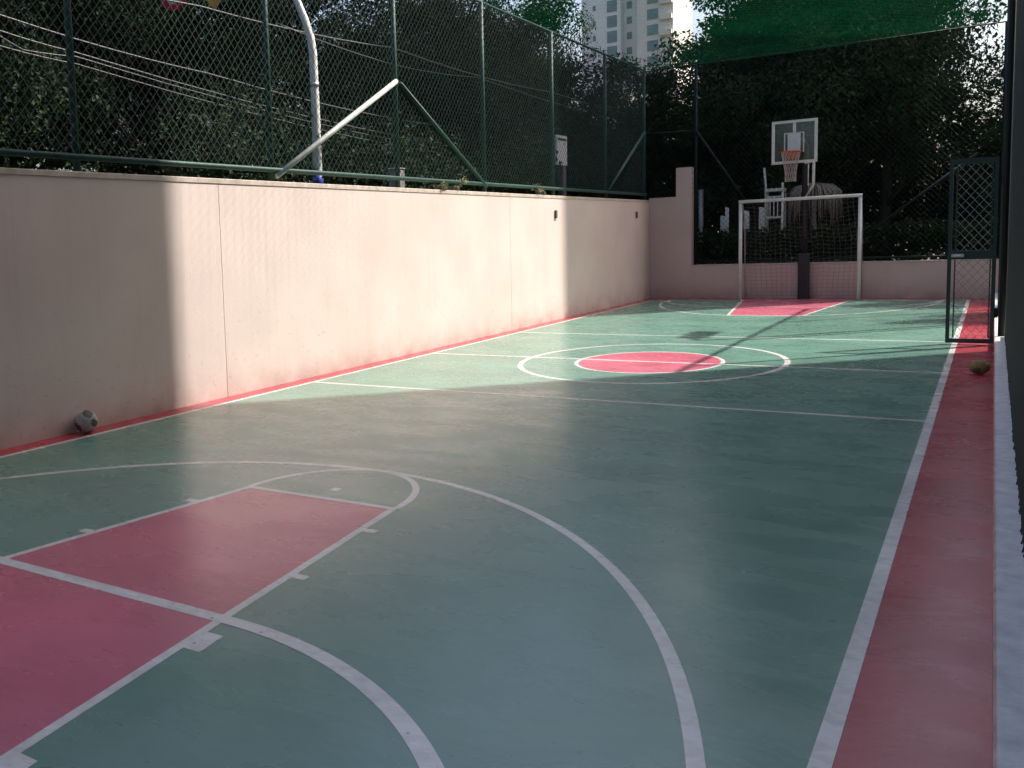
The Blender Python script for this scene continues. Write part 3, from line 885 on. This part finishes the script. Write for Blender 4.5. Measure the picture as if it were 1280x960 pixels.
# ------------------------------------------------------------------ street furniture beyond the left wall
MY = 11.95
ms_ = empty('mast_arm', (-8.2, MY, 0), 'curved white steel mast with a blue band standing beyond the left fence', 'mast')
pth = [(-8.2, MY, 0), (-8.2, MY, 2.0), (-8.19, MY, 3.4), (-8.2, MY, 4.45), (-8.23, MY, 4.68), (-8.32, MY, 4.95), (-8.44, MY, 5.23), (-8.62, MY, 5.6), (-8.9, MY, 6.05), (-9.3, MY, 6.35), (-9.9, MY, 6.45), (-11.6, MY, 6.5)]
MB().tube(pth, [.085, .08, .068, .062, .06, .058, .056, .054, .05, .05, .045, .04], 12).build('pole', M['white_metal'], ms_, True)
MB().tube([(-8.2, MY, 2.40), (-8.2, MY, 2.70)], .09, 12).build('painted_band', M['blue_paint'], ms_, True)
MB().tube([(-8.195, MY, 3.96), (-8.195, MY, 4.02)], .072, 12).build('collar', M['grey_metal'], ms_, True)
SY = MY - .12
def disc(mb, x, z, r0, r1, y0, y1, n=40):
    """ring or disc in the XZ plane with thickness"""
    vs = []; fs = []
    for k in range(n):
        a = 2 * math.pi * k / n
        for rr in (r0, r1):
            for yy in (y0, y1): vs.append((x + rr * math.cos(a), yy, z + rr * math.sin(a)))
    for k in range(n):
        j = (k + 1) % n; q = 4 * k; w = 4 * j
        fs += [(q, w, w + 2, q + 2), (q + 1, q + 3, w + 3, w + 1), (q + 2, w + 2, w + 3, q + 3), (q, q + 1, w + 1, w)]
    mb.add(vs, fs)
sg = empty('road_sign', (-10.81, SY, 5.85), 'round red rimmed white road sign hanging beyond the left fence', 'sign')
b = MB(); disc(b, -10.81, 5.85, .235, .335, SY - .012, SY + .012); b.build('rim', M['sign_red'], sg)
b = MB(); disc(b, -10.81, 5.85, .002, .2345, SY - .008, SY + .008); b.build('face', M['sign_white'], sg)
b = MB(); b.tube([(-10.81, SY + .02, 5.9), (-10.81, SY + .02, 6.46)], .02, 6); b.build('bracket', M['grey_metal'], sg)
sg = empty('road_sign', (-9.97, SY, 5.74), 'yellow diamond road sign hanging beside the round red one', 'sign')
b = MB(); b.prism_y([(-9.97, 5.39), (-9.62, 5.74), (-9.97, 6.09), (-10.32, 5.74)], SY - .01, SY + .01); b.build('face', M['sign_yellow'], sg)
b = MB(); b.tube([(-9.97, SY + .025, 5.8), (-9.97, SY + .025, 6.45)], .02, 6); b.build('bracket', M['grey_metal'], sg)
# notice board
nb = empty('notice_board', (-7.6, 20.45, 0), 'white notice panel on a black post beyond the left fence', 'notice board')
MB().tube([(-7.58, 20.47, 0), (-7.58, 20.47, 3.1)], .09, 10).build('post', M['black_post'], nb, True)
MB().bbox((-7.63, 20.17, 3.13), (-7.57, 20.77, 3.76), .01).build('panel', M['sign_white'], nb)
MB().box((-7.569, 20.22, 3.66), (-7.566, 20.72, 3.70)).build('dark_strip', M['sign_black'], nb)
MB().box((-7.60, 20.20, 3.655), (-7.56, 20.70, 3.695)).build('header_bar', M['sign_black'], nb)
# pale box behind the fence apex
ub = empty('utility_box', (-7.3, 12.78, 0), 'pale grey utility box beyond the fence under the brace apex', 'utility box')
MB().bbox((-7.34, 12.58, 0), (-7.18, 12.82, 2.70), .02).build('cabinet', M['box_grey'], ub)
MB().bbox((-7.35, 12.57, 2.702), (-7.17, 12.83, 2.715), .01).build('lid', M['box_grey'], ub)
# street wires
def wire(name, pts, r, m, label):
    P = [Vector(p) for p in pts]
    out = []
    for i in range(len(P) - 1):
        for k in range(6):
            t = k / 6; q = P[i].lerp(P[i + 1], t); q.z -= .10 * 4 * t * (1 - t) * (P[i + 1] - P[i]).length / 9; out.append(q)
    out.append(P[-1])
    o = MB().tube(out, r, 5).build(name, m, None, True)
    return tag(o, label, 'cable', 'overhead street cables beyond the left fence')
XS = -9.2
wire('street_cable', [(XS, -4, 5.3), (XS, 7.1, 4.38), (XS, 10.7, 4.15), (XS, 18, 3.95)], .011, M['cable_pale'], 'pale cable, topmost of the bundle at the upper left')
wire('street_cable', [(XS, -4, 5.0), (XS, 7.1, 4.20), (XS, 8.2, 4.11), (XS, 18, 3.6)], .010, M['cable_pale'], 'pale cable, second from the top at the upper left')
wire('street_cable', [(XS, -4, 4.9), (XS, 7.08, 4.14), (XS, 7.4, 4.03), (XS, 8.2, 4.06), (XS, 18, 3.5)], .008, M['cable_pale'], 'slack thin cable sagging between the others at the far left')
wire('street_cable', [(XS, -4, 4.7), (XS, 7.07, 4.03), (XS, 8.2, 3.97), (XS, 18, 3.4)], .008, M['cable_pale'], 'pale cable, lowest of the bundle at the upper left')
wire('street_cable', [(XS, -2, 4.9), (XS, 10.6, 5.08), (XS, 16.05, 5.26), (XS, 24.2, 5.28), (XS, 40, 5.6)], .013, M['cable_pale'], 'long cable passing behind the curved mast towards the far corner')
wire('street_cable', [(XS + .1, 12.3, 5.1), (XS + .1, 15.9, 4.92), (XS + .1, 19.5, 5.1), (XS + .1, 40, 5.3)], .008, M['cable_pale'], 'thin slack cable just below the long one')

# ------------------------------------------------------------------ garden furniture behind the end fence
cf = empty('lookout_chair', (-4.2, 25.1, 0), 'tall white slatted chair frame behind the goal, left of the hoop', 'chair')
f = MB()
f.tube([(-4.36, 25.1, 0), (-4.36, 25.1, 2.5), (-4.40, 25.1, 3.0)], .026, 8); f.tube([(-3.99, 25.0, 0), (-3.99, 25.0, 2.62)], .026, 8)
f.tube([(-4.36, 25.35, 0), (-4.36, 25.35, 2.45)], .022, 8); f.tube([(-3.99, 25.35, 0), (-3.99, 25.35, 2.45)], .022, 8)
f.build('frame', M['white_metal'], cf, True)
f = MB()
f.box((-4.335, 24.96, 2.43), (-3.965, 25.38, 2.50)); f.build('seat', M['white_metal'], cf)
f = MB()
for z in (1.80, 2.28): f.box((-4.335, 24.985, z), (-4.015, 25.01, z + .045))
for x in (-4.26, -4.18, -4.10): f.box((x, 24.986, 1.845), (x + .022, 25.008, 2.28))
f.build('ladder_panel', M['white_metal'], cf)
pr = empty('parasol', (-3.42, 25.6, 0), 'pale dried palm parasol with a hanging fringe behind the goal net', 'parasol')
MB().tube([(-3.42, 25.6, 0), (-3.42, 25.6, 2.5)], .075, 10, .05).build('post', M['thatch'], pr, True)
rr = random.Random(2)
cv = MB()
for k in range(150):
    a = 2 * math.pi * rr.random(); R0 = .06; R1 = .46 + .12 * rr.random(); zt = 2.58 - .03 * rr.random()
    L2 = rr.uniform(.25, .75)
    cv.tube([(-3.42 + R0 * math.cos(a), 25.6 + R0 * math.sin(a), zt), (-3.42 + R1 * .7 * math.cos(a), 25.6 + R1 * .7 * math.sin(a), zt - .05), (-3.42 + R1 * math.cos(a), 25.6 + R1 * math.sin(a), zt - .2), (-3.42 + (R1 + .02) * math.cos(a), 25.6 + (R1 + .02) * math.sin(a), zt - .2 - L2)], [.016, .018, .016, .006], 4)
cv.build('canopy', M['thatch'], pr, True)
# short white markers showing over the hedge
for x, y, w, h, tilt, lab in ((-5.36, 25.3, .10, .20, .5, 'small white marker post over the hedge, tilted, nearest the tall pier'), (-5.24, 25.2, .055, .40, .05, 'slim white marker post over the hedge left of the goal post'),
                        (-4.78, 25.2, .085, .30, -.25, 'white marker post over the hedge just right of the left goal post'), (-4.47, 25.2, .10, .36, .18, 'white marker post over the hedge beside the slatted chair')):
    mk = MB()
    z0 = 1.70 - .4
    mk.prism_y([(x - w * .7, 0), (x + w * .7, 0), (x + w * .7 + tilt * h * .3, z0 + .4 + h), (x - w * .7 + tilt * h * .3, z0 + .43 + h)], y, y + .06)
    tag(mk.build('marker_post', M['marker']), lab, 'post', 'white posts over the hedge')
MB_ = MB().tube([(-5.9, 25.5, 0), (-5.9, 25.5, 2.6)], .06, 10)
tag(MB_.build('garden_post', M['grey_metal'], None, True), 'grey upright post behind the hedge beside the tall pier', 'post')

# ------------------------------------------------------------------ buildings
tw = empty('apartment_tower', (-62, 210, 0), 'pale distant apartment tower rising over the trees behind the net', 'building')
TY = 205
def tx(u): return u * TY   # direction ratio X/Y to metres at the facade
MB().box((-71.3, TY, 0), (-63.2, TY + 14, 95)).build('main_block', M['tower'], tw)
MB().box((-63.2, TY + 2.5, 0), (-59.5, TY + 16, 95)).build('recessed_block', M['tower'], tw)
MB().box((-59.5, TY - 1, 0), (-52.5, TY + 14, 95)).build('sunlit_block', M['tower_warm'], tw)
for z in np.arange(32, 62, 3.1):
    w = MB().box((-65.9, TY - .12, z), (-63.9, TY - .01, z + 2.3)).build('window', M['tower_glass'], tw)
    w = MB().box((-68.9, TY - .1, z + .8), (-68.3, TY - .01, z + 1.8)).build('small_window', M['tower_glass'], tw)
    w = MB().box((-62.6, TY + 2.38, z + .6), (-61.6, TY + 2.49, z + 2.0)).build('small_window', M['tower_glass'], tw)
    w = MB().box((-57.5, TY - 1.12, z), (-55.4, TY - 1.01, z + 2.0)).build('window', M['tower_glass'], tw)
    w = MB().box((-54.9, TY - 1.9, z - .5), (-52.6, TY - 1.01, z + .5)).build('balcony', M['tower_warm'], tw)

def block(name, x0, y0, x1, y1, h, label):
    """off-frame apartment block: slab floors, window bands on every side"""
    e = empty(name, ((x0 + x1) / 2, (y0 + y1) / 2, 0), label, 'building')
    MB().box((x0, y0, -.02), (x1, y1, h)).build('walls', M['block'], e)
    MB().box((x0 - .3, y0 - .0, h + .002), (x1 + .3, y1 + .0, h + .5)).build('roof_slab', M['block'], e)
    for z in np.arange(1.5, h - 2, 3.6):
        for y in np.arange(y0 + 1.2, y1 - 1.8, 5.2):
            MB().box((x0 - .03, y, z), (x0 - .002, y + 2.2, z + 1.5)).build('window', M['tower_glass'], e)
        for x in np.arange(x0 + 1.2, x1 - 1.8, 5.2):
            MB().box((x, y0 - .03, z), (x + 2.2, y0 - .002, z + 1.5)).build('window', M['tower_glass'], e)
    return e
# its far left corner is on the sun line through the shadow edge of the near court
t_ = 15.6
block('apartment_block', XW + .01 + t_ * math.sin(SUN_AZ), -14, 20, 7.12 + t_ * math.cos(SUN_AZ), 34, 'grey apartment block on the right outside the court')
t_ = 22  # unseen block added so its corner shades the far part of the side wall
bx, by = XW + t_ * math.sin(SUN_AZ), 18.0 + t_ * math.cos(SUN_AZ)
block('apartment_block', bx - 7.0, by, bx, by + 14, 40, 'unseen grey block added at the far right to shade the wall')
# lamp outside the right fence whose shadow falls across the centre circle
lp = empty('floodlight_pole', (1.0, 19.2, 0), 'grey floodlight pole outside the right fence', 'lamp post')
MB().tube([(1.0, 19.2, 0), (1.0, 19.2, 7.4), (.95, 19.3, 7.9), (.9, 19.8, 8.1)], .05, 10).build('pole', M['grey_metal'], lp, True)
MB().bbox((.72, 19.7, 8.02), (1.08, 20.7, 8.16), .02).build('lamp_head', M['grey_metal'], lp)

hs = empty('apartment_house', (-25, 78, 0), 'warm peach low building glimpsed through branches right of the notice board', 'building')
hb = MB(); hb.box((-7, -5, -.02), (7, 5, 11.5))
o = hb.build('walls', M['tower_warm'], None); o.parent = hs
for z in (4, 6, 8.5):
    for x in (-3, 0, 3):
        w = MB().box((7.002, x - .7, z), (7.03, x + .7, z + 1.4)).build('window', M['tower_glass'], None); w.parent = hs
hs.rotation_euler = (0, 0, rad(-28))
